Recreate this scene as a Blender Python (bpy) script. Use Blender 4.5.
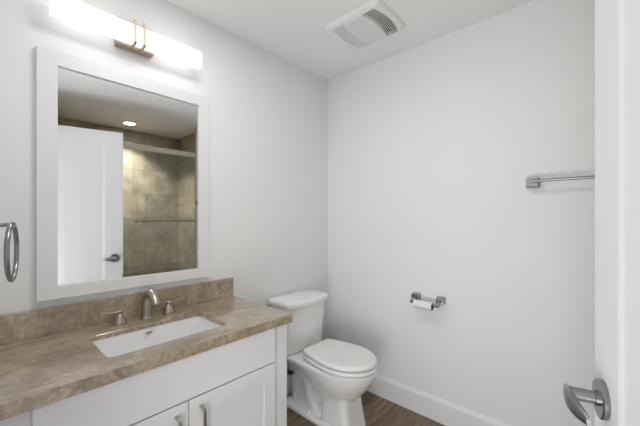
import bpy, bmesh, math, random
from mathutils import Vector, Matrix
random.seed(4)
PI = math.pi
for o in list(bpy.data.objects): bpy.data.objects.remove(o)
SC = bpy.context.scene
C = SC.collection

# ---------------------------------------------------------------- camera, world, lights, exposure
XB, YA, CEIL, H = 1.949, 1.677, 2.416, 1.28        # right wall x, mirror wall y, ceiling z, lens height
TH = math.radians(42.1)
cam = bpy.data.cameras.new('camera')
cam.sensor_width = 36; cam.sensor_fit = 'HORIZONTAL'
cam.lens = 36 * 310 / 640
cam.shift_y = (218 - 213) / 640
cam.clip_start = 0.02
co = bpy.data.objects.new('camera', cam); C.objects.link(co)
co.location = (0, 0, H)
co.rotation_euler = (PI / 2, 0, TH - PI / 2)
SC.camera = co

w = bpy.data.worlds.new('world'); SC.world = w; w.use_nodes = True
w.node_tree.nodes['Background'].inputs[0].default_value = (0.95, 0.97, 1, 1)
w.node_tree.nodes['Background'].inputs[1].default_value = 0.2

def area(name, loc, rot, sx, sy, power, col=(1, 1, 1)):
    l = bpy.data.lights.new(name, 'AREA'); l.shape = 'RECTANGLE'; l.size = sx; l.size_y = sy
    l.energy = power; l.color = col
    o = bpy.data.objects.new(name, l); C.objects.link(o); o.location = loc; o.rotation_euler = rot
    return o
# added soft fill in the unseen hall, shining in through the door opening
L_HALL = area('hall_fill_light', (-1.12, 0.25, 1.3), (0, -PI / 2, 0), 2.0, 1.6, 4.5, (0.96, 0.98, 1.0))
# added fill low in the hall, tilted up to brighten ceiling and walls
L_DOOR = area('doorway_fill_light', (-0.60, 0.22, 0.40), (0, -PI / 2 - math.radians(45), math.radians(10)), 0.9, 0.9, 20, (.97, .985, 1))
# added overhead fill above the vanity, out of the frame, without a fixture
L_CEIL = area('vanity_fill_light', (0.60, 0.95, CEIL - .015), (0, 0, 0), 0.36, 0.32, 6.6)
# small extra fill added under the unseen hall ceiling
area('hall_overhead_fill', (-0.6, 0.1, 2.38), (0, 0, 0), 0.5, 0.5, 2)
BAR_E, SHOWER_E = 1.15, 32.0
lsh = area('shower_downlight', (1.227, -0.861, CEIL - .010), (0, 0, 0), .11, .11, 16, (1, .99, .975)); lsh.data.shape = 'DISK'; lsh.data.spread = math.radians(112)
SC.view_settings.view_transform = 'Standard'
SC.view_settings.look = 'None'
SC.view_settings.exposure = 0.07
SC.view_settings.gamma = 1
SC.view_settings.use_curve_mapping = False

# ---------------------------------------------------------------- materials
def S(r, g, b):
    f = lambda c: (c / 255 / 12.92) if c / 255 <= 0.04045 else ((c / 255 + 0.055) / 1.055) ** 2.4
    return (f(r), f(g), f(b), 1)
def mat(name, col, rough=0.5, metal=0, spec=0.5, **kw):
    m = bpy.data.materials.new(name); m.use_nodes = True
    p = m.node_tree.nodes['Principled BSDF']
    p.inputs['Base Color'].default_value = col; p.inputs['Roughness'].default_value = rough
    p.inputs['Metallic'].default_value = metal; p.inputs['Specular IOR Level'].default_value = spec
    for k, v in kw.items(): p.inputs[k.replace('_', ' ')].default_value = v
    return m
def nd(m, t, **kw):
    n = m.node_tree.nodes.new(t)
    for k, v in kw.items(): setattr(n, k, v)
    return n
def lk(m, a, b): m.node_tree.links.new(a, b)
def P(m): return m.node_tree.nodes['Principled BSDF']
def ramp(m, fac, stops):
    r = nd(m, 'ShaderNodeValToRGB'); e = r.color_ramp.elements
    e[0].position, e[0].color = stops[0]; e[1].position, e[1].color = stops[-1]
    for p_, c_ in stops[1:-1]:
        x = e.new(p_); x.color = c_
    lk(m, fac, r.inputs[0]); return r.outputs[0]
def noise(m, vec, scale, detail=4, rough=0.5, dist=0.0):
    n = nd(m, 'ShaderNodeTexNoise'); n.inputs['Scale'].default_value = scale; n.inputs['Detail'].default_value = detail
    n.inputs['Roughness'].default_value = rough; n.inputs['Distortion'].default_value = dist
    lk(m, vec, n.inputs['Vector']); return n.outputs['Fac']
def mix(m, fac, a, b, mode='MIX'):
    n = nd(m, 'ShaderNodeMix', data_type='RGBA', blend_type=mode)
    for s, v in ((0, fac), (6, a), (7, b)):
        if hasattr(v, 'is_linked'): lk(m, v, n.inputs[s])
        else: n.inputs[s].default_value = v
    return n.outputs[2]
def objco(m): return nd(m, 'ShaderNodeTexCoord').outputs['Object']
def bump(m, h, strength, dist=0.002):
    b = nd(m, 'ShaderNodeBump'); b.inputs['Strength'].default_value = strength; b.inputs['Distance'].default_value = dist
    lk(m, h, b.inputs['Height']); lk(m, b.outputs[0], P(m).inputs['Normal'])

def paint(name, col, rough):
    m = mat(name, col, rough); bump(m, noise(m, objco(m), 180, 3), 0.08, 0.001); return m
M_wall = paint('white_wall_paint', (0.87, 0.872, 0.872, 1), 0.6)
M_ceil = paint('white_ceiling_paint', (0.92, 0.92, 0.917, 1), 0.8)
M_trim = paint('white_trim_paint', (0.86, 0.86, 0.865, 1), 0.35)
M_door = paint('white_door_paint', (0.76, 0.76, 0.765, 1), 0.45)
M_cab = paint('white_cabinet_paint', (0.82, 0.82, 0.83, 1), 0.4)
M_frame = paint('white_frame_lacquer', (0.83, 0.83, 0.83, 1), 0.35)
M_china = mat('white_glazed_china', (0.91, 0.91, 0.905, 1), 0.12, Coat_Weight=0.5, Coat_Roughness=0.05)
M_seat = mat('white_seat_plastic', (0.88, 0.88, 0.87, 1), 0.25)
M_mirror = mat('silvered_mirror', (0.86, 0.87, 0.87, 1), 0.0, 1)
M_nickel = mat('brushed_nickel', S(178, 170, 160), 0.3, 1)
bump(M_nickel, noise(M_nickel, objco(M_nickel), 400, 2), 0.05, 0.0005)
M_steel = mat('satin_steel', S(150, 149, 148), 0.28, 1)
M_chrome = mat('polished_chrome', S(165, 165, 167), 0.15, 1)
M_brass = mat('warm_nickel_fixture', S(172, 156, 140), 0.5, 0.55)
M_dark = mat('dark_gap', (0.02, 0.02, 0.02, 1), 0.7)
M_blk = mat('black_plastic', (0.012, 0.012, 0.014, 1), 0.4)
M_fan = mat('white_fan_plastic', (0.88, 0.88, 0.87, 1), 0.4)
M_lens = mat('frosted_fan_lens', (0.80, 0.80, 0.795, 1), 0.3)
M_paper = mat('toilet_paper', (0.86, 0.86, 0.86, 1), 0.9)
M_card = mat('grey_cardboard', S(120, 110, 100), 0.9)
M_head = mat('champagne_rail_metal', S(200, 195, 178), 0.38, 0.55)
M_hose = mat('braided_hose', S(170, 170, 172), 0.4, 0.8)
def emis(name, col, e):
    m = mat(name, (0.9, 0.9, 0.9, 1), 0.4)
    P(m).inputs['Emission Color'].default_value = col; P(m).inputs['Emission Strength'].default_value = e; return m
M_bar = emis('lit_acrylic_bar', (1, 0.99, 0.975, 1), BAR_E)
M_spot = emis('lit_downlight_lens', (1, 0.98, 0.95, 1), SHOWER_E)

def glass():   # thin clear pane: transmits straight through, reflects at grazing angles
    m = bpy.data.materials.new('shower_glass'); m.use_nodes = True; nt = m.node_tree
    nt.nodes.remove(nt.nodes['Principled BSDF']); out = nt.nodes['Material Output']
    tr = nd(m, 'ShaderNodeBsdfTransparent'); tr.inputs[0].default_value = (0.955, 0.97, 0.95, 1)
    gl = nd(m, 'ShaderNodeBsdfGlossy'); gl.inputs['Roughness'].default_value = 0.02
    fr = nd(m, 'ShaderNodeFresnel'); fr.inputs[0].default_value = 1.45
    mx = nd(m, 'ShaderNodeMixShader'); lk(m, fr.outputs[0], mx.inputs[0]); lk(m, tr.outputs[0], mx.inputs[1]); lk(m, gl.outputs[0], mx.inputs[2])
    lk(m, mx.outputs[0], out.inputs[0]); return m
M_glass = glass()

def stone():
    m = mat('taupe_marble', S(140, 125, 108), 0.3, Coat_Weight=1.0, Coat_Roughness=0.12, Coat_IOR=1.55)
    c = objco(m)
    mp = nd(m, 'ShaderNodeMapping'); mp.inputs['Scale'].default_value = (1, 1.9, 1); mp.inputs['Rotation'].default_value = (0, 0, 0.25); lk(m, c, mp.inputs[0])
    v = mp.outputs[0]
    base = ramp(m, noise(m, v, 5, 8, 0.62, 0.8), [(0.25, S(126, 110, 90)), (0.5, S(174, 156, 132)), (0.78, S(208, 191, 166))])
    fine = ramp(m, noise(m, v, 60, 4, 0.6), [(0.3, (0.60, 0.60, 0.60, 1)), (0.7, (1.14, 1.14, 1.14, 1))])
    col = mix(m, 1.0, base, fine, 'MULTIPLY')
    def vein(scale, seed, wdt, colr, strength):
        o = nd(m, 'ShaderNodeMapping'); o.inputs['Location'].default_value = (seed, seed * 2, seed); lk(m, v, o.inputs[0])
        n = noise(m, o.outputs[0], scale, 5, 0.55, 0.6)
        s = nd(m, 'ShaderNodeMath', operation='SUBTRACT'); lk(m, n, s.inputs[0]); s.inputs[1].default_value = 0.5
        a = nd(m, 'ShaderNodeMath', operation='ABSOLUTE'); lk(m, s.outputs[0], a.inputs[0])
        f = ramp(m, a.outputs[0], [(0.0, (strength,) * 3 + (1,)), (wdt, (0, 0, 0, 1))])
        g = ramp(m, noise(m, o.outputs[0], 9, 2), [(0.5, (0, 0, 0, 1)), (0.62, (1, 1, 1, 1))])
        return mix(m, 1.0, f, g, 'MULTIPLY'), colr
    for sc, sd, wd, cl, st in ((7, 3.1, 0.012, S(222, 208, 188), 0.45), (11, 8.3, 0.012, S(210, 196, 176), 0.35), (4, 5.7, 0.02, S(88, 72, 60), 0.6)):
        f, cc = vein(sc, sd, wd, cl, st)
        col = mix(m, f, col, cc)
    lk(m, col, P(m).inputs['Base Color'])
    return m
M_stone = stone()

def tile():
    m = mat('travertine_tile', S(150, 130, 108), 0.3)
    c = nd(m, 'ShaderNodeTexCoord').outputs['Object']
    sep = nd(m, 'ShaderNodeSeparateXYZ'); lk(m, c, sep.inputs[0])
    ad = nd(m, 'ShaderNodeMath', operation='ADD'); lk(m, sep.outputs[0], ad.inputs[0]); lk(m, sep.outputs[1], ad.inputs[1])
    cb = nd(m, 'ShaderNodeCombineXYZ'); lk(m, ad.outputs[0], cb.inputs[0]); lk(m, sep.outputs[2], cb.inputs[1])
    br = nd(m, 'ShaderNodeTexBrick'); br.offset = 0; br.squash = 1
    br.inputs['Scale'].default_value = 1; br.inputs['Brick Width'].default_value = 0.32; br.inputs['Row Height'].default_value = 0.32
    br.inputs['Mortar Size'].default_value = 0.003; br.inputs['Mortar Smooth'].default_value = 0.3; br.inputs['Bias'].default_value = 0
    br.inputs['Color1'].default_value = (0.80, 0.80, 0.80, 1); br.inputs['Color2'].default_value = (1.15, 1.12, 1.08, 1); br.inputs['Mortar'].default_value = (0.62, 0.6, 0.56, 1)
    lk(m, cb.outputs[0], br.inputs['Vector'])
    base = ramp(m, noise(m, c, 6, 8, 0.68, 0.25), [(0.28, S(132, 121, 104)), (0.5, S(164, 153, 134)), (0.75, S(194, 184, 166))])
    lk(m, mix(m, 1.0, base, br.outputs['Color'], 'MULTIPLY'), P(m).inputs['Base Color'])
    return m
M_tile = tile()

def planks():
    m = mat('wood_look_plank', S(110, 95, 80), 0.45)
    c = objco(m)
    br = nd(m, 'ShaderNodeTexBrick'); br.offset = 0.37; br.squash = 1
    br.inputs['Scale'].default_value = 1; br.inputs['Brick Width'].default_value = 1.0; br.inputs['Row Height'].default_value = 0.15
    br.inputs['Mortar Size'].default_value = 0.0012; br.inputs['Mortar Smooth'].default_value = 0.2; br.inputs['Bias'].default_value = 0
    br.inputs['Color1'].default_value = (0.62, 0.62, 0.62, 1); br.inputs['Color2'].default_value = (1.2, 1.18, 1.15, 1); br.inputs['Mortar'].default_value = (0.4, 0.4, 0.4, 1)
    lk(m, c, br.inputs['Vector'])
    mp = nd(m, 'ShaderNodeMapping'); mp.inputs['Scale'].default_value = (1.6, 14, 1); lk(m, c, mp.inputs[0])
    base = ramp(m, noise(m, mp.outputs[0], 3, 8, 0.65, 0.5), [(0.28, S(96, 78, 62)), (0.5, S(128, 108, 90)), (0.75, S(158, 140, 120))])
    lk(m, mix(m, 1.0, base, br.outputs['Color'], 'MULTIPLY'), P(m).inputs['Base Color'])
    return m
M_floor = planks()

# ---------------------------------------------------------------- helpers
def V(*a): return Vector(a)
def link(name, bm, m, parent=None, smooth=None, loc=None, bevel=0, seg=2):
    me = bpy.data.meshes.new(name)
    bmesh.ops.recalc_face_normals(bm, faces=bm.faces)
    bm.to_mesh(me); bm.free()
    for x in (m if isinstance(m, (list, tuple)) else [m]): me.materials.append(x)
    o = bpy.data.objects.new(name, me); C.objects.link(o)
    if parent: o.parent = parent
    if loc: o.location = loc
    if bevel:
        b = o.modifiers.new('bevel', 'BEVEL'); b.width = bevel; b.segments = seg; b.limit_method = 'ANGLE'; b.angle_limit = 0.6
    if smooth is not None:
        for p in me.polygons: p.use_smooth = True
        try: me.set_sharp_from_angle(angle=smooth)
        except Exception: pass
    return o
def box(bm, a, b, mx=None):
    vs = [bm.verts.new(Vector((x, y, z))) for x in (a[0], b[0]) for y in (a[1], b[1]) for z in (a[2], b[2])]
    for f in ((0, 1, 3, 2), (4, 6, 7, 5), (0, 4, 5, 1), (2, 3, 7, 6), (0, 2, 6, 4), (1, 5, 7, 3)): bm.faces.new([vs[i] for i in f])
    if mx is not None:
        for v in vs: v.co = mx @ v.co
    return vs
def boxes(*bs):
    bm = bmesh.new()
    for a, b in bs: box(bm, a, b)
    return bm
def loft(bm, rings, cap=True, closed=True):
    R = [[bm.verts.new(p) for p in r] for r in rings]
    n = len(R[0])
    for i in range(len(R) - 1):
        for j in range(n if closed else n - 1):
            k = (j + 1) % n
            bm.faces.new((R[i][j], R[i][k], R[i + 1][k], R[i + 1][j]))
    if cap:
        bm.faces.new(R[0][::-1]); bm.faces.new(R[-1])
    return R
def frame_of(t):
    t = t.normalized(); u = V(0, 0, 1) if abs(t.z) < 0.9 else V(1, 0, 0)
    a = t.cross(u).normalized(); b = a.cross(t).normalized(); return a, b
def tube(bm, pts, rad, n=16, cap=True):
    pts = [Vector(p) for p in pts]
    if not hasattr(rad, '__len__'): rad = [rad] * len(pts)
    rings = []; pa = None
    for i, p in enumerate(pts):
        t = (pts[min(i + 1, len(pts) - 1)] - pts[max(i - 1, 0)]).normalized()
        if pa is None: a, b = frame_of(t)
        else:
            a = (pa - t * pa.dot(t)).normalized(); b = a.cross(t).normalized()
        pa = a
        r = rad[i]; ra, rb = r if hasattr(r, '__len__') else (r, r)
        rings.append([p + a * ra * math.cos(2 * PI * j / n) + b * rb * math.sin(2 * PI * j / n) for j in range(n)])
    loft(bm, rings, cap)
def lathe(bm, prof, mx=Matrix(), n=32):
    rings = []
    for r, z in prof: rings.append([mx @ V(max(r, 1e-5) * math.cos(2 * PI * j / n), max(r, 1e-5) * math.sin(2 * PI * j / n), z) for j in range(n)])
    loft(bm, rings, True)
def rrect(cx, cy, hx, hy, r, z, n=8):
    out = []
    for k, (sx, sy) in enumerate(((1, 1), (-1, 1), (-1, -1), (1, -1))):
        for i in range(n + 1):
            a = PI / 2 * k + PI / 2 * i / n
            out.append(V(cx + sx * (hx - r) + r * math.cos(a), cy + sy * (hy - r) + r * math.sin(a), z))
    return out
def bez(p0, p1, p2, p3, n=12):
    p0, p1, p2, p3 = map(Vector, (p0, p1, p2, p3)); o = []
    for i in range(n + 1):
        t = i / n; s = 1 - t
        o.append(p0 * s ** 3 + p1 * 3 * s * s * t + p2 * 3 * s * t * t + p3 * t ** 3)
    return o
def tag(o, label, cat, group=None, kind=None):
    o['label'] = label; o['category'] = cat
    if group: o['group'] = group
    if kind: o['kind'] = kind
    return o
def struct(name, bm, m, label, cat, **kw): return tag(link(name, bm, m, **kw), label, cat, kind='structure')
def thing(name, loc, label, cat, rotz=0):
    o = bpy.data.objects.new(name, None); C.objects.link(o); o.location = loc; o.rotation_euler = (0, 0, rotz)
    o.empty_display_size = 0.1
    return tag(o, label, cat)
def rot_to(d):   # matrix turning +Z to direction d
    return Vector(d).normalized().to_track_quat('Z', 'Y').to_matrix().to_4x4()

# ---------------------------------------------------------------- the room
YS, YG, XS = -1.188, -0.40, 0.15        # shower back wall, glass line, far shower end wall
struct('floor', boxes(((-1.3, -1.3, -0.05), (XB + .1, YA + .1, 0))), M_floor, 'grey brown wood-look plank floor of the bathroom', 'floor')
struct('ceiling', boxes(((-1.3, -1.3, CEIL), (XB + .1, YA + .1, CEIL + .05))), M_ceil, 'flat white painted ceiling', 'ceiling')
struct('wall_left', boxes(((-1.3, YA, 0), (XB + .1, YA + .1, CEIL))), M_wall, 'white painted wall behind the mirror, vanity and toilet', 'wall')
struct('wall_right', boxes(((XB, YG + .02, 0), (XB + .1, YA, CEIL))), M_wall, 'white painted wall carrying the towel bar and paper holder', 'wall')
struct('wall_shower_right', boxes(((XB, YS - .1, 0), (XB + .1, YG + .02, CEIL))), M_tile, 'brown stone tiled end wall of the shower, right of the mirror reflection', 'wall')
struct('wall_shower_back', boxes(((XS - .1, YS - .1, 0), (XB, YS, CEIL))), M_tile, 'brown stone tiled back wall of the shower, seen in the mirror', 'wall')
struct('wall_shower_left', boxes(((XS - .1, YS, 0), (XS, YG + .03, CEIL))), M_tile, 'tiled end wall of the shower hidden behind the open door', 'wall')
struct('wall_behind_door', boxes(((-.12, YG - .07, 0), (XS - .1, YG + .03, CEIL))), M_wall, 'short white wall behind the open door', 'wall')
DY0, DY1 = -0.25, 0.66
struct('wall_doorway', boxes(((-.12, DY1, 0), (0, YA, CEIL)), ((-.12, DY0, 2.11), (0, DY1, CEIL)), ((-.12, YG + .03, 0), (0, DY0, CEIL))), M_wall, 'white wall with the doorway, left of the vanity', 'wall')
struct('trim_1', boxes(((-.125, DY1 - .018, 0), (0.002, DY1, 2.11)), ((-.125, DY0, 0), (0.002, DY0 + .018, 2.11)), ((-.125, DY0 + .018, 2.092), (0.002, DY1 - .018, 2.11))), M_trim, 'white jamb lining the doorway', 'door frame')
struct('wall_hall', boxes(((-1.3, YG - .07, 0), (-1.2, YA, CEIL)), ((-1.2, YG - .07, 0), (-.12, YG + .03, CEIL))), M_wall, 'white hall walls beyond the doorway', 'wall')

def baseboard(p0, p1, nrm, name, label):
    # profile: (offset from wall, height)
    prof = [(0, 0), (.012, 0), (.012, .126), (.002, .150), (0, .150)]
    bm = bmesh.new(); n = Vector(nrm)
    loft(bm, [[Vector(p) + n * a + V(0, 0, b) for a, b in prof] for p in (p0, p1)])
    return struct(name, bm, M_trim, label, 'baseboard')
baseboard((XB, YA - .014, 0), (XB, YG + .03, 0), (-1, 0, 0), 'baseboard_right', 'white baseboard along the foot of the right wall')
baseboard((1.035, YA, 0), (XB, YA, 0), (0, -1, 0), 'baseboard_left', 'white baseboard behind the toilet')
# shower curb and floor
struct('trim_2', boxes(((XS, YG - .06, 0), (XB, YG + .03, .13))), M_tile, 'tiled shower curb under the glass', 'shower curb')

# ---------------------------------------------------------------- sliding glass shower screen
t = thing('shower_door', ((XS + XB) / 2, YG, .13), 'sliding glass shower door with pale metal header, seen in the mirror', 'shower door')
def rel(t, bm):
    bmesh.ops.translate(bm, verts=bm.verts, vec=-t.location); return bm
link('header_rail', rel(t, boxes(((XS + .002, YG - .03, 2.022), (XB - .002, YG + .03, 2.08)))), M_head, t, bevel=.006)
link('bottom_track', rel(t, boxes(((XS + .002, YG - .025, .131), (XB - .002, YG + .025, .155)))), M_head, t, bevel=.003)
for x0, x1 in ((XS + .002, XS + .024), (XB - .024, XB - .002)):
    link('wall_jamb', rel(t, boxes(((x0, YG - .02, .155), (x1, YG + .02, 2.022)))), M_head, t, bevel=.002)
for x0, x1, dy in ((1.11, XB - .026, .014), (XS + .026, 1.18, -.014)):
    link('glass_panel', rel(t, boxes(((x0, YG + dy - .003, .158), (x1, YG + dy + .003, 2.02)))), M_glass, t)
bm = bmesh.new()
tube(bm, [(1.185, YG + .06, 1.246), (1.90, YG + .06, 1.246)], .008)
for x in (1.21, 1.87): tube(bm, [(x, YG + .018, 1.246), (x, YG + .06, 1.246)], .007)
link('towel_bar', rel(t, bm), M_steel, t, smooth=.6)
bm = bmesh.new(); lathe(bm, [(0, 0), (.016, 0), (.016, .012), (.012, .02), (0, .022)], Matrix.Translation((1.15, YG + .017, 1.246)) @ rot_to((0, 1, 0)), 24)
link('knob', rel(t, bm), M_steel, t, smooth=.6)

# ---------------------------------------------------------------- shower downlight
def downlight(x, y, label):
    t = thing('recessed_light', (x, y, CEIL), label, 'ceiling light')
    bm = bmesh.new()
    loft(bm, [[V(q * math.cos(2 * PI * j / 40), q * math.sin(2 * PI * j / 40), z) for j in range(40)] for q, z in ((.058, -.0005), (.078, -.0005), (.078, -.004), (.072, -.008), (.058, -.006), (.058, -.0005))], cap=False)
    link('trim_ring', bm, M_fan, t, smooth=.5)
    bm = bmesh.new(); lathe(bm, [(0, -.001), (.057, -.001), (.057, -.005), (0, -.005)], n=40)
    link('lens', bm, M_spot, t)
downlight(1.227, -0.861, 'round lit recessed ceiling light above the shower')

# ---------------------------------------------------------------- exhaust fan on the ceiling
FX0, FX1, FY0, FY1 = 1.375, 1.70, 0.845, 1.205
t = thing('exhaust_fan', ((FX0 + FX1) / 2, (FY0 + FY1) / 2, CEIL), 'square white bathroom exhaust fan with two curved grilles on the ceiling', 'exhaust fan')
cx, cy = t.location.x, t.location.y
hx, hy = (FX1 - FX0) / 2, (FY1 - FY0) / 2
zf = -.030
def arcband(y_in, y_out, bul_in, bul_out, hw, n=24):
    """outline of a curved grille: inner and outer arcs"""
    a = [V(-hw + 2 * hw * i / n, y_in + bul_in * (1 - (2 * i / n - 1) ** 2), zf) for i in range(n + 1)]
    b = [V(-hw + 2 * hw * i / n, y_out + bul_out * (1 - (2 * i / n - 1) ** 2), zf) for i in range(n + 1)]
    return a, b
HW = .132
bands = {-1: (-.062, -.138, -.016, -.022), 1: (.066, .136, .016, .022)}
# cover built as strips in y so that the two grille openings stay open
bm = bmesh.new(); n = 24
def fy(spec, x):   # y on a curve
    y0, bl = spec; return y0 + bl * (1 - (x / HW) ** 2)
curves = [(-hy + .018, 0), (-.138, -.022), (-.062, -.016), (.066, .016), (.136, .022), (hy - .018, 0)]
xs = [-HW + 2 * HW * i / n for i in range(n + 1)]
for k in range(5):
    if k in (1, 3): continue
    lo = [[bm.verts.new((x, fy(c, x), z)) for x in xs] for z in (zf,) for c in curves[k:k + 2]]
    for i in range(n): bm.faces.new((lo[0][i], lo[0][i + 1], lo[1][i + 1], lo[1][i]))
for s in (-1, 1):
    x0, x1 = s * HW, s * (hx - .018)
    vs = [bm.verts.new(p) for p in ((x0, -hy + .018, zf), (x1, -hy + .018, zf), (x1, hy - .018, zf), (x0, hy - .018, zf))]
    bm.faces.new(vs)
# grille opening side walls
for k in (1, 2, 3, 4):
    r = [[bm.verts.new((x, fy(curves[k], x), z)) for x in xs] for z in (zf, zf + .018)]
    for i in range(n): bm.faces.new((r[0][i], r[0][i + 1], r[1][i + 1], r[1][i]))
rings = []
for ins, z in ((.018, zf), (.010, zf + .003), (.003, zf + .009), (0, zf + .018), (0, -.0005)):
    rings.append(rrect(0, 0, hx - ins, hy - ins, .018 - ins * .5 if ins < .018 else .004, z, 5))
loft(bm, rings, cap=False)
bmesh.ops.remove_doubles(bm, verts=bm.verts, dist=1e-5)
cover = link('cover', bm, M_fan, t, smooth=.5)
bm = boxes(((-HW - .004, -.165, zf + .019), (HW + .004, .165, zf + .022)))
link('dark_housing', bm, M_dark, t)
def grille(c0, c1, nbar, barw, m, ncross, label):
    bm = bmesh.new()
    for k in range(nbar):
        f0 = (k + .5) / nbar
        cv = (c0[0] + (c1[0] - c0[0]) * f0, c0[1] + (c1[1] - c0[1]) * f0)
        R = []
        for x in xs:
            y = fy(cv, x)
            R.append([V(x, y - barw / 2, zf + .001), V(x, y + barw / 2, zf + .001), V(x, y + barw / 2, zf + .0035), V(x, y - barw / 2, zf + .0035)])
        loft(bm, R)
    for j in range(ncross):
        x = -HW + 2 * HW * (j + .5) / ncross if ncross > 3 else -HW + 2 * HW * (j + 1) / (ncross + 1)
        wd = .0014
        box(bm, (x - wd, min(fy(c0, x), fy(c1, x)), zf + .003), (x + wd, max(fy(c0, x), fy(c1, x)), zf + .009))
    o = link('grille', bm, m, t); o['label'] = label
grille(curves[1], curves[2], 7, .0036, M_fan, 0, 'open grille with dark slots')
grille(curves[3], curves[4], 13, .0034, M_fan, 26, 'fine grey mesh grille')
bm = bmesh.new()
ring0 = [V(x, fy((-.058, -.014), x), zf - .0005) for x in xs] + [V(x, fy((.062, .014), x), zf - .0005) for x in reversed(xs)]
ring1 = [V(p.x * .97, p.y * .94, zf - .004) for p in ring0]
loft(bm, [[p + V(0, 0, .002) for p in ring0], ring0, ring1])
link('lamp_lens', bm, M_lens, t, smooth=.4)

# ---------------------------------------------------------------- vanity light bar
t = thing('vanity_light', (.505, YA, 2.12), 'lit white bar light with nickel straps above the mirror', 'wall light')
t.location.z = 2.12
def R_(bm): return rel(t, bm)
link('canopy', R_(boxes(((.427, YA - .045, 2.079), (.585, YA - .001, 2.20)))), M_brass, t, bevel=.002)
bm = boxes(((.194, YA - .10, 2.086), (.808, YA - .052, 2.166)))
link('diffuser', R_(bm), M_bar, t, bevel=.004)
for x in (.484, .522):
    bm = boxes(((x - .0045, YA - .112, 2.074), (x + .0045, YA - .104, 2.182)), ((x - .0045, YA - .112, 2.072), (x + .0045, YA - .046, 2.080)))
    link('strap', R_(bm), M_brass, t)

# ---------------------------------------------------------------- framed mirror
MX0, MX1, MZ0, MZ1 = .158, .888, .947, 1.966
FW = .060
t = thing('wall_mirror', ((MX0 + MX1) / 2, YA, MZ0), 'rectangular mirror in a wide flat white frame above the vanity', 'mirror')
yb, yf = YA - .001, YA - .024
bm = bmesh.new()
def rc(ins, y): return [V(MX0 + ins * 1.08, y, MZ0 + ins * .87), V(MX1 - ins, y, MZ0 + ins * .87), V(MX1 - ins, y, MZ1 - ins), V(MX0 + ins * 1.08, y, MZ1 - ins)]
loft(bm, [rc(0, yb), rc(0, yf + .001), rc(.001, yf), rc(FW - .001, yf), rc(FW, yf + .001), rc(FW, yb - .003), rc(0, yb)], cap=False)
bmesh.ops.remove_doubles(bm, verts=bm.verts, dist=1e-6)
link('frame', rel(t, bm), M_frame, t)
bm = bmesh.new()
yg = YA - .015
loft(bm, [rc(FW + .0005, yg + .006), rc(FW + .0005, yg + .0005), rc(FW + .020, yg)], cap=True)
link('glass', rel(t, bm), M_mirror, t)

# ---------------------------------------------------------------- vanity cabinet
CX0, CX1, CYF = .004, 1.032, 1.155      # carcass, front of the face frame
CT = .806                                # worktop height
t = thing('vanity_cabinet', ((CX0 + CX1) / 2, YA, 0), 'white shaker vanity cabinet under the stone worktop', 'cabinet')
top = .765
bm = boxes(((CX0, CYF + .018, .09), (CX0 + .016, YA - .002, top)), ((CX1 - .016, CYF + .018, 0), (CX1, YA - .002, top)),
           ((CX0 + .016, CYF + .018, .09), (CX1 - .016, YA - .012, .106)), ((CX0 + .016, YA - .012, .09), (CX1 - .016, YA - .002, top)),
           ((CX0, CYF + .07, 0), (CX1 - .016, CYF + .085, .09)))
link('body', rel(t, bm), M_cab, t)
bm = boxes(((CX0, CYF, .09), (.13, CYF + .018, top)), ((.915, CYF, 0), (CX1, CYF + .018, top)), ((.13, CYF, .72), (.915, CYF + .018, top)),
           ((.13, CYF, .58), (.915, CYF + .018, .62)), ((.13, CYF, .09), (.915, CYF + .018, .13)), ((.51, CYF, .13), (.55, CYF + .018, .58)))
link('face_frame', rel(t, bm), M_cab, t)
link('drawer_front', rel(t, boxes(((.10, CYF - .018, .604), (.943, CYF - .0005, .7645)))), M_cab, t, bevel=.0015)
def shaker(x0, x1, z0, z1, hx_):
    r = .062; y0, y1 = CYF - .018, CYF - .0005
    bm = bmesh.new()
    def q(i, y): return [V(x0 + i, y, z0 + i), V(x1 - i, y, z0 + i), V(x1 - i, y, z1 - i), V(x0 + i, y, z1 - i)]
    loft(bm, [q(0, y1), q(0, y0 + .001), q(.001, y0), q(r, y0), q(r + .0004, y0 + .006)], cap=True)
    d = link('door', rel(t, bm), M_cab, t)
    # arched bar pull with flat feet
    bm = bmesh.new(); zt, zb = .560, .432; yo = y0 - .0005
    prof = bez((hx_, yo, zt), (hx_, yo - .034, zt + .004), (hx_, yo - .030, zt - .02), (hx_, yo - .030, zt - .03), 8) + \
        bez((hx_, yo - .030, zb + .03), (hx_, yo - .030, zb + .02), (hx_, yo - .034, zb - .004), (hx_, yo, zb), 8)
    rings = []
    for i, p in enumerate(prof):
        tt = (prof[min(i + 1, len(prof) - 1)] - prof[max(i - 1, 0)]).normalized(); nn = V(1, 0, 0).cross(tt).normalized()
        f_ = i / (len(prof) - 1); wd = .0075 - .0025 * math.sin(PI * f_); th = .0035
        rings.append([p + V(1, 0, 0) * wd * a + nn * th * b for a, b in ((-1, -1), (1, -1), (1, 1), (-1, 1))])
    loft(bm, rings)
    h = link('handle', bm, M_nickel, d, bevel=.001); 
    bmv = h.data
    for v in bmv.vertices: v.co -= t.location
shaker(.100, .5275, .10, .598, .484)
shaker(.5315, .943, .10, .598, .577)

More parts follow.
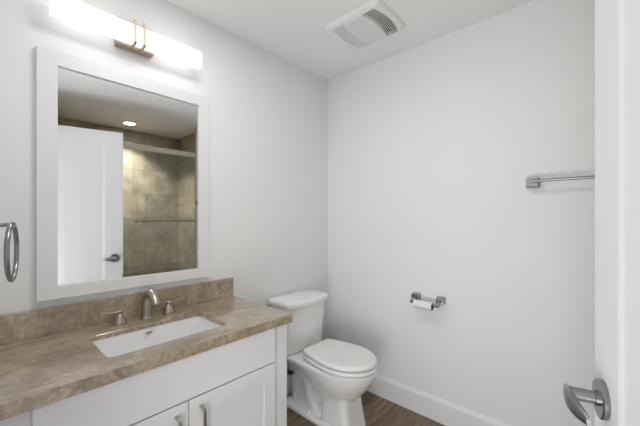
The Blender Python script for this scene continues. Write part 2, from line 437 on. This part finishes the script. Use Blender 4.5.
# ---------------------------------------------------------------- worktop with backsplash
t = thing('countertop', (.52, 1.4, .766), 'brown taupe marble worktop with matching low backsplash', 'countertop')
WX0, WX1, WY0, WY1 = .002, 1.047, 1.128, YA - .001
SX, SY, SHX, SHY, SR = .525, 1.370, .228, .137, .028
hole = rrect(SX, SY, SHX, SHY, SR, 0, 8)
def proj(p):
    dx, dy = p.x - SX, p.y - SY
    s = min([(WX1 - SX) / dx if dx > 1e-9 else 1e9, (WX0 - SX) / dx if dx < -1e-9 else 1e9, (WY1 - SY) / dy if dy > 1e-9 else 1e9, (WY0 - SY) / dy if dy < -1e-9 else 1e9])
    return V(SX + dx * s, SY + dy * s, 0)
outer = [proj(p) for p in hole]
for c in ((WX1, WY1), (WX0, WY1), (WX0, WY0), (WX1, WY0)):
    k = min(range(len(outer)), key=lambda i: (outer[i].x - c[0]) ** 2 + (outer[i].y - c[1]) ** 2); outer[k] = V(c[0], c[1], 0)
Z_ = lambda L, z: [V(p.x, p.y, z) for p in L]
sh = lambda L, d, ho: [V(p.x + (-d if ho else d) * (1 if p.x < SX else -1) * 0, p.y, p.z) for p in L]
holeb = rrect(SX, SY, SHX + .0015, SHY + .0015, SR, 0, 8)
bm = bmesh.new()
loft(bm, [Z_(hole, CT - .0015), Z_(holeb, CT), Z_(outer, CT), Z_(outer, CT - .02), Z_(hole, CT - .02), Z_(hole, CT - .0015)], cap=False)
bmesh.ops.remove_doubles(bm, verts=bm.verts, dist=1e-6)
box(bm, (WX0, WY0, .766), (WX1, WY0 + .022, CT - .0201)); box(bm, (WX1 - .022, WY0 + .0221, .766), (WX1, WY1, CT - .0201))
link('slab', rel(t, bm), M_stone, t)
link('backsplash', rel(t, boxes(((WX0, YA - .021, CT + .0005), (WX1, YA - .001, .916)))), M_stone, t, bevel=.001)

# ---------------------------------------------------------------- undermount basin
t = thing('undermount_sink', (SX, SY, CT - .17), 'white rectangular undermount basin set into the brown worktop', 'sink')
bm = bmesh.new()
def rr(dx, z, r): return rrect(SX, SY, SHX + dx, SHY + dx, r, z, 8)
zr = CT - .0205
rings = [rr(.02, zr, .04), rr(.003, zr, .03), rr(.001, zr - .006, .03), rr(-.004, zr - .06, .034), rr(-.010, zr - .100, .04), rr(-.018, zr - .118, .05), rr(-.035, zr - .130, .055),
         rr(-.07, zr - .135, .04), rrect(SX, SY, .03, .02, .015, zr - .139, 8)]
outr = [rrect(SX, SY, .04, .03, .02, zr - .152, 8), rr(-.03, zr - .146, .055), rr(.0, zr - .11, .045), rr(.008, zr - .012, .035), rr(.02, zr - .012, .04)]
R = loft(bm, rings + outr + [rings[0]], cap=False)
bmesh.ops.remove_doubles(bm, verts=bm.verts, dist=1e-6)
link('basin', rel(t, bm), M_china, t, smooth=.9)
bm = bmesh.new(); ov = rot_to((0, -1, .05))
rg = []
for s_, z in ((1.0, 0), (1.0, .0015), (.62, .0015), (.55, .0003)):
    rg.append([V(SX - .008 + s_ * .015 * math.cos(a), SY + SHY - .0075 - z, .766 + s_ * .0055 * math.sin(a)) for a in [2 * PI * i / 24 for i in range(24)]])
loft(bm, rg); link('overflow_ring', rel(t, bm), M_nickel, t, smooth=.8)
bm = bmesh.new(); lathe(bm, [(0, 0), (.022, 0), (.022, .003), (.014, .006), (0, .007)], Matrix.Translation((SX, SY, zr - .1395)), 24)
link('drain', rel(t, bm), M_nickel, t, smooth=.6)

# ---------------------------------------------------------------- widespread tap
FYC = 1.597
t = thing('bathroom_faucet', (.539, FYC, CT), 'brushed nickel widespread tap with arched spout and two lever handles', 'faucet')
bm = bmesh.new()
lathe(bm, [(0, .0005), (.027, .0005), (.027, .005), (.0235, .010), (.0205, .03)], n=28)
path = [V(0, 0, .008), V(0, 0, .03)] + bez((0, 0, .05), (0, .006, .108), (0, -.035, .145), (0, -.082, .122), 14)[1:] + [V(0, -.105, .102), V(0, -.119, .082)]
nP = len(path)
rad = [.0235 - .0065 * (i / (nP - 1)) for i in range(nP)]
tube(bm, path, rad, 20)
link('spout', bm, M_nickel, t, smooth=.7)
bm = bmesh.new(); tube(bm, [V(0, -.119, .082), V(0, -.1213, .0785)], .0125, 20); link('aerator', bm, M_steel, t, smooth=.7)
for dx, rz, lz, nm in ((-.110, PI + .06, .010, 1), (.100, .10, .008, 2)):
    bm = bmesh.new()
    lathe(bm, [(0, .0005), (.026, .0005), (.0265, .004), (.0245, .012), (.0205, .024), (.0135, .036), (.0085, .043), (.007, .045)], Matrix.Translation((dx, 0, 0)), 28)
    hb = link('handle_base', bm, M_nickel, t, smooth=.7)
    bm = bmesh.new()
    mx = Matrix.Translation((dx, 0, .053)) @ Matrix.Rotation(rz, 4, 'Z')
    lathe(bm, [(0, -.0105), (.006, -.0085), (.0105, -.002), (.0105, .003), (.007, .0085), (0, .0105)], Matrix.Translation((dx, 0, .053)), 20)
    pts = [mx @ V(x, 0, z) for x, z in ((.004, 0), (.02, .001), (.04, .003), (.06, .006), (.073, lz))]
    tube(bm, pts, [(.0075, .0065), (.0060, .0050), (.0062, .0042), (.0068, .0038), (.004, .0025)], 12)
    link('lever', bm, M_nickel, hb, smooth=.8)

# ---------------------------------------------------------------- towel ring on the doorway wall
t = thing('towel_ring', (0, 1.298, 1.258), 'satin steel towel ring on the wall left of the mirror', 'towel ring')
bm = bmesh.new()
rings = [rrect(0, 0, .024, .024, .005, 0.001), rrect(0, 0, .024, .024, .005, .006), rrect(0, 0, .017, .017, .005, .014), rrect(0, 0, .009, .008, .003, .022)]
loft(bm, rings)
bmesh.ops.transform(bm, matrix=rot_to((1, 0, 0)), verts=bm.verts)
tube(bm, [(.02, 0, 0), (.045, 0, .001), (.062, 0, .002)], [.0065, .0055, .006])
tube(bm, [(.070, -.008, .002), (.070, .008, .002)], .0085)
link('mount', bm, M_steel, t, smooth=.5)
bm = bmesh.new()
rr_ = .083; n = 48
rings = []
ta = math.radians(0)
for i in range(n):
    a = 2 * PI * i / n
    c_ = V(.070 + .015 * math.sin(a), rr_ * math.sin(a), -rr_ * .98 + rr_ * math.cos(a) + .002)
    rad_d = V(0, math.sin(a), math.cos(a))
    rings.append([c_ + rad_d * .0062 * math.cos(b) + V(1, 0, 0) * .0062 * math.sin(b) for b in [2 * PI * k / 12 for k in range(12)]])
loft(bm, rings + [rings[0]], cap=False); bmesh.ops.remove_doubles(bm, verts=bm.verts, dist=1e-6)
link('ring', bm, M_steel, t, smooth=1.0)

# ---------------------------------------------------------------- wall posts, towel bar and paper holder
def square_post(bm, y, z, out, hw=.023, hh=.021):
    """flared square post on the right wall, projecting to -X"""
    rg = []
    for d_, s_ in ((.001, 1.0), (.010, 1.0), (.018, .93), (out, .80)):
        rg.append([V(-d_, y + p.x * s_, z + p.y * s_) for p in rrect(0, 0, hw, hh, .005, 0, 4)])
    loft(bm, rg)
t = thing('towel_bar', (XB, -.07, 1.463), 'long thin satin steel towel bar on the right wall', 'towel bar')
for y in (.330, -.19):
    bm = bmesh.new(); square_post(bm, y, 0, .052, .031, .026)
    tube(bm, [(-.043, y, .003), (-.058, y, .004), (-.070, y, .004)], [.013, .012, .011])
    link('post', bm, M_steel, t, smooth=.5)
bm = bmesh.new(); tube(bm, [(-.066, .328, .004), (-.066, -.198, .004)], .0075, 16); link('bar', bm, M_steel, t, smooth=.8)

t = thing('toilet_paper_holder', (XB, .808, .755), 'two-post chrome paper holder on the wall beside the toilet', 'paper holder')
for s, y in ((-1, .736 - .808), (1, .896 - .808)):
    bm = bmesh.new(); square_post(bm, y, .012, .042, .026, .022)
    tube(bm, bez((-.036, y, .004), (-.05, y, .002), (-.06, y, -.006), (-.072, y, -.012), 8), [.013, .0125, .012, .0115, .011, .011, .0105, .0105, .0105])
    link('post', bm, M_chrome, t, smooth=.5)
bm = bmesh.new(); tube(bm, [(-.070, -.080, -.012), (-.070, .102, -.012)], .0095, 16); link('roller', bm, M_chrome, t, smooth=.8)

t = thing('toilet_paper_roll', (XB - .070, .7645, .7335), 'nearly used-up white paper roll hanging on the chrome holder', 'toilet paper')
Lr = .118
mx = Matrix.Translation((0, 0, 0)) @ rot_to((0, 1, 0))
bm = bmesh.new()
ri, ro = .0205, .0262
loft(bm, [[mx @ V(r * math.cos(2 * PI * j / 32), r * math.sin(2 * PI * j / 32), z) for j in range(32)] for r, z in ((ri, .001), (ro, .001), (ro, Lr - .001), (ri, Lr - .001), (ri, .001))], cap=False)
bmesh.ops.remove_doubles(bm, verts=bm.verts, dist=1e-6)
link('paper', bm, M_paper, t, smooth=.6)
bm = bmesh.new()
loft(bm, [[mx @ V(r * math.cos(2 * PI * j / 32), r * math.sin(2 * PI * j / 32), z) for j in range(32)] for r, z in ((.0195, 0), (.0204, 0), (.0204, Lr), (.0195, Lr), (.0195, 0))], cap=False)
bmesh.ops.remove_doubles(bm, verts=bm.verts, dist=1e-6)
link('cardboard_core', bm, M_card, t, smooth=.6)

# ---------------------------------------------------------------- toilet
TX = 1.518
t = thing('toilet', (TX, YA, 0), 'white two-piece toilet with closed elongated lid beside the vanity', 'toilet')
# local frame: x across, b = distance from the wall (y = -b)
def egg(z, b0, b1, hw, hr, bw=.58, nr=3.2, nf=2.0, n=48):
    """outline: rear at b0 (squarish, half width hr), front at b1 (round), widest hw at bw of the length"""
    bc = b0 + (b1 - b0) * bw; pts = []
    for i in range(n):
        a = 2 * PI * i / n; s, c = math.sin(a), math.cos(a)
        if c >= 0:
            x = hw * math.copysign(abs(s) ** (2 / nf), s); b = bc + (b1 - bc) * abs(c) ** (2 / nf)
        else:
            e = 2 / nr
            u = abs(c) ** e; x = (hw + (hr - hw) * u ** 1.5) * math.copysign(abs(s) ** e, s); b = bc - (bc - b0) * u
        pts.append(V(x, -b, z))
    return pts
TZ = .385
def body():
    bm = bmesh.new()
    # bowl
    loft(bm, [egg(.165, .30, .555, .075, .05), egg(.20, .26, .60, .100, .07), egg(.24, .22, .640, .128, .09), egg(.285, .17, .675, .150, .11), egg(.325, .12, .700, .163, .14),
              egg(.352, .08, .712, .170, .172, .58, 5), egg(.365, .068, .716, .173, .182, .58, 6), egg(TZ - .004, .066, .718, .174, .186, .58, 6), egg(TZ, .071, .714, .170, .181, .58, 6)])
    # front column
    def col(z, b0, b1, hw, r=.045): return [V(p.x, -((b0 + b1) / 2 + p.y), z) for p in rrect(0, 0, hw, (b1 - b0) / 2, r, 0, 8)]
    loft(bm, [col(0, .39, .612, .108, .035), col(.012, .39, .612, .108, .035), col(.03, .39, .606, .105, .035), col(.12, .39, .590, .098, .035), col(.22, .38, .577, .092, .035), col(.27, .37, .57, .092, .035)])
    # foot flange
    def fl(z, hw, e=0): return [V(p.x, -(.31 + p.y), z) for p in rrect(0, 0, hw, .255 - e, .04, 0, 8)]
    loft(bm, [fl(0, .118), fl(.024, .118), fl(.034, .110, .006)])
    # web and trapway
    def col2(z, b0, b1, hw): return [V(p.x, -((b0 + b1) / 2 + p.y), z) for p in rrect(0, 0, hw, (b1 - b0) / 2, .02, 0, 8)]
    loft(bm, [col2(.02, .08, .42, .055), col2(.15, .09, .42, .05), col2(.35, .06, .40, .09)])
    tube(bm, bez((0, -.40, .10), (0, -.34, .02), (0, -.25, .04), (0, -.24, .17), 10) + bez((0, -.235, .19), (0, -.22, .30), (0, -.13, .29), (0, -.125, .18), 10) + [V(0, -.125, .12), V(0, -.13, .02)], [(.068, .052)] * 24, 20)
    return bm
bowl = link('bowl', body(), M_china, t)
r = bowl.modifiers.new('fuse', 'REMESH'); r.mode = 'VOXEL'; r.voxel_size = .006; r.use_smooth_shade = True
s = bowl.modifiers.new('soften', 'SMOOTH'); s.factor = .5; s.iterations = 6
# tank
def tk(z, hw, b0, b1, bow, rad_=.03, n=10):
    o = rrect(0, 0, hw, (b1 - b0) / 2, rad_, 0, n); bc = (b0 + b1) / 2
    out = []
    sub = []
    for i, p in enumerate(o):
        q = o[(i + 1) % len(o)]; sub.append(p)
        if (q - p).length > .05:
            for k in range(1, 8): sub.append(p.lerp(q, k / 8))
    for p in sub:
        fwd = 1 if p.y > 0 else 0
        b = bc + p.y + bow * fwd * (1 - (p.x / hw) ** 2) * min(1, p.y / ((b1 - b0) / 2))
        out.append(V(p.x - .012, -b, z))
    return out
bm = bmesh.new()
loft(bm, [tk(.387, .165, .035, .178, .012), tk(.397, .175, .030, .187, .014), tk(.55, .182, .028, .195, .018), tk(.702, .189, .025, .205, .020)])
link('tank', bm, M_china, t, smooth=.8, bevel=0)
bm = bmesh.new()
loft(bm, [tk(.7025, .188, .020, .212, .020), tk(.7035, .198, .014, .222, .022), tk(.707, .202, .012, .228, .024, .035), tk(.728, .203, .012, .229, .024, .035), tk(.737, .200, .015, .225, .024, .035), tk(.7415, .188, .025, .212, .022, .03)])
link('tank_lid', bm, M_china, t, smooth=.9)
# seat ring and lid
def seat_outline(z, b0, b1, hw, hr, e):
    b0 += e; b1 -= e; hw -= e; hr -= e; bc = b0 + (b1 - b0) * .52; r = .012; pts = []
    for i in range(25):                                     # round front, left to right
        a = PI * i / 24; pts.append(V(-hw * math.cos(a), -(bc + (b1 - bc) * math.sin(a)), z))
    side = lambda b: hw - (hw - hr) * ((bc - b) / (bc - b0)) ** 1.5
    R_ = [V(side(bc - (bc - b0 - r) * k / 10), -(bc - (bc - b0 - r) * k / 10), z) for k in range(1, 11)]
    R_ += [V(hr - r * .3, -(b0 + r * .3), z), V(hr - r, -b0, z)]
    return pts + R_ + [V(-p.x, p.y, z) for p in reversed(R_)]
bm = bmesh.new()
seatring = lambda z, e: seat_outline(z, .272, .722, .175, .130, e)
loft(bm, [seatring(.3925, .008), seatring(.3935, .002), seatring(.398, 0), seatring(.409, .001), seatring(.4115, .004)])
link('seat', bm, M_seat, t, smooth=.9)
lidring = lambda z, e: seat_outline(z, .266, .717, .170, .126, e)
bm = bmesh.new()
loft(bm, [lidring(.4215, .006), lidring(.4225, .001), lidring(.428, 0), lidring(.437, .001), lidring(.4425, .005), lidring(.4445, .012), lidring(.4455, .04)])
link('lid', bm, M_seat, t, smooth=.9)
for x in (-.07, .07):
    bm = bmesh.new(); tube(bm, [(x - .024, -.243, .404), (x + .024, -.243, .404)], .0115, 16); link('hinge', bm, M_seat, t, smooth=.8)
for x in (-.098, .098):
    bm = bmesh.new(); lathe(bm, [(0, .030), (.013, .030), (.0135, .044), (.010, .052), (0, .055)], Matrix.Translation((x, -.30, 0)), 20); link('bolt_cap', bm, M_seat, t, smooth=.8)
# ---------------------------------------------------------------- stop valve behind the toilet
t = thing('shutoff_valve', (1.424, YA, .232), 'small stop valve with black oval handle low on the wall behind toilet', 'valve')
bm = bmesh.new(); lathe(bm, [(0, .0155), (.028, .0155), (.026, .020), (.008, .024), (.008, .10), (0, .10)], rot_to((0, -1, 0)), 24)
lathe(bm, [(.011, -.016), (.012, .02), (.008, .024), (.008, .034), (0, .034)], Matrix.Translation((0, -.10, 0)), 16)
link('valve_body', bm, M_chrome, t, smooth=.6)
bm = bmesh.new()
rg = [[V(.023 * s_ * math.cos(a), -y_, .0135 * s_ * math.sin(a)) for a in [2 * PI * i / 24 for i in range(24)]] for s_, y_ in ((.3, .105), (.35, .117), (.95, .119), (1, .123), (.95, .129), (.4, .131))]
loft(bm, rg); link('oval_handle', bm, M_blk, t, smooth=.8)
bm = bmesh.new(); tube(bm, bez((0, -.10, .03), (-.004, -.10, .09), (-.01, -.05, .07), (-.02, -.046, .154), 14), .0055, 12); link('supply_hose', bm, M_hose, t, smooth=1)

# ---------------------------------------------------------------- the open door
HXY = Vector((.045, -.209)); ED = Vector((.918, .009)) - HXY; DW = ED.length; ang = math.atan2(ED.y, ED.x)
t = bpy.data.objects.new('door_1', None); C.objects.link(t); t.location = (HXY.x, HXY.y, 0); t.rotation_euler = (0, 0, ang)
tag(t, 'open white panelled door at the right edge of the view', 'door', kind='structure')
# local: x from hinge to free edge, face towards the room at y=0, body towards -y
DT, DZ0, DZ1 = .035, .008, 2.075
def dq(ix, it, ib, y): return [V(ix, y, DZ0 + ib), V(DW - ix, y, DZ0 + ib), V(DW - ix, y, DZ1 - it), V(ix, y, DZ1 - it)]
bm = bmesh.new()
st, tr, br_ = .140, .120, .22
prof = [(0, 0, 0, -.0015), (.0015, .0015, .0015, 0), (st - .002, tr - .002, br_ - .002, 0), (st, tr, br_, -.0004), (st + .008, tr + .008, br_ + .008, -.0018), (st + .015, tr + .015, br_ + .015, -.0036), (st + .027, tr + .027, br_ + .027, -.0045)]
front = [dq(a, b, c, y) for a, b, c, y in prof]
back = [dq(a, b, c, -DT - y) for a, b, c, y in prof]
loft(bm, front[::-1] + back)
link('door_leaf', bm, M_door, t)
HLX, HLZ = DW - .065, .911
for side in (1, -1):
    o = bpy.data.objects.new('lever_handle', None); C.objects.link(o); o.parent = t
    o.location = (HLX, 0 if side == 1 else -DT, HLZ)
    if side == -1: o.scale = (1, 1, 1)
    bm = bmesh.new()
    lathe(bm, [(0, .0003), (.0375, .0003), (.0385, .003), (.0385, .009), (.036, .0115), (.014, .012), (0, .012)], rot_to((0, side, 0)), 40)
    link('rose', bm, M_steel, o, smooth=.5)
    bm = bmesh.new()
    lathe(bm, [(0, .010), (.0145, .010), (.0145, .016), (.0125, .017), (.0125, .05), (.0135, .062), (0, .064)], rot_to((0, side, 0)), 24)
    pts = []; rad = []
    K = 16
    for i in range(K + 1):
        s_ = i / K; x = .021 - .114 * s_
        y = .060 - .014 * s_ + .006 * math.sin(PI * s_)
        env = math.sin(PI * (s_ * .86 + .07)) ** .55
        hw = (.0225 - .008 * s_) * env + .0008
        pts.append(V(x, side * y, -.002 - .004 * s_)); rad.append((max(.0085 * env, .0008), hw))
    # sections: thin across the door normal, tall in z
    rings = [[p + V(0, 1, 0) * r_[0] * math.cos(2 * PI * j / 20) + V(0, 0, 1) * r_[1] * math.sin(2 * PI * j / 20) for j in range(20)] for p, r_ in zip(pts, rad)]
    loft(bm, rings)
    link('lever', bm, M_steel, o, smooth=.7)
for z in (.25, 1.03, 1.80):
    bm = bmesh.new(); tube(bm, [(-.006, .004, z - .045), (-.006, .004, z + .045)], .0055, 12)
    link('hinge', bm, M_steel, t, smooth=.8)
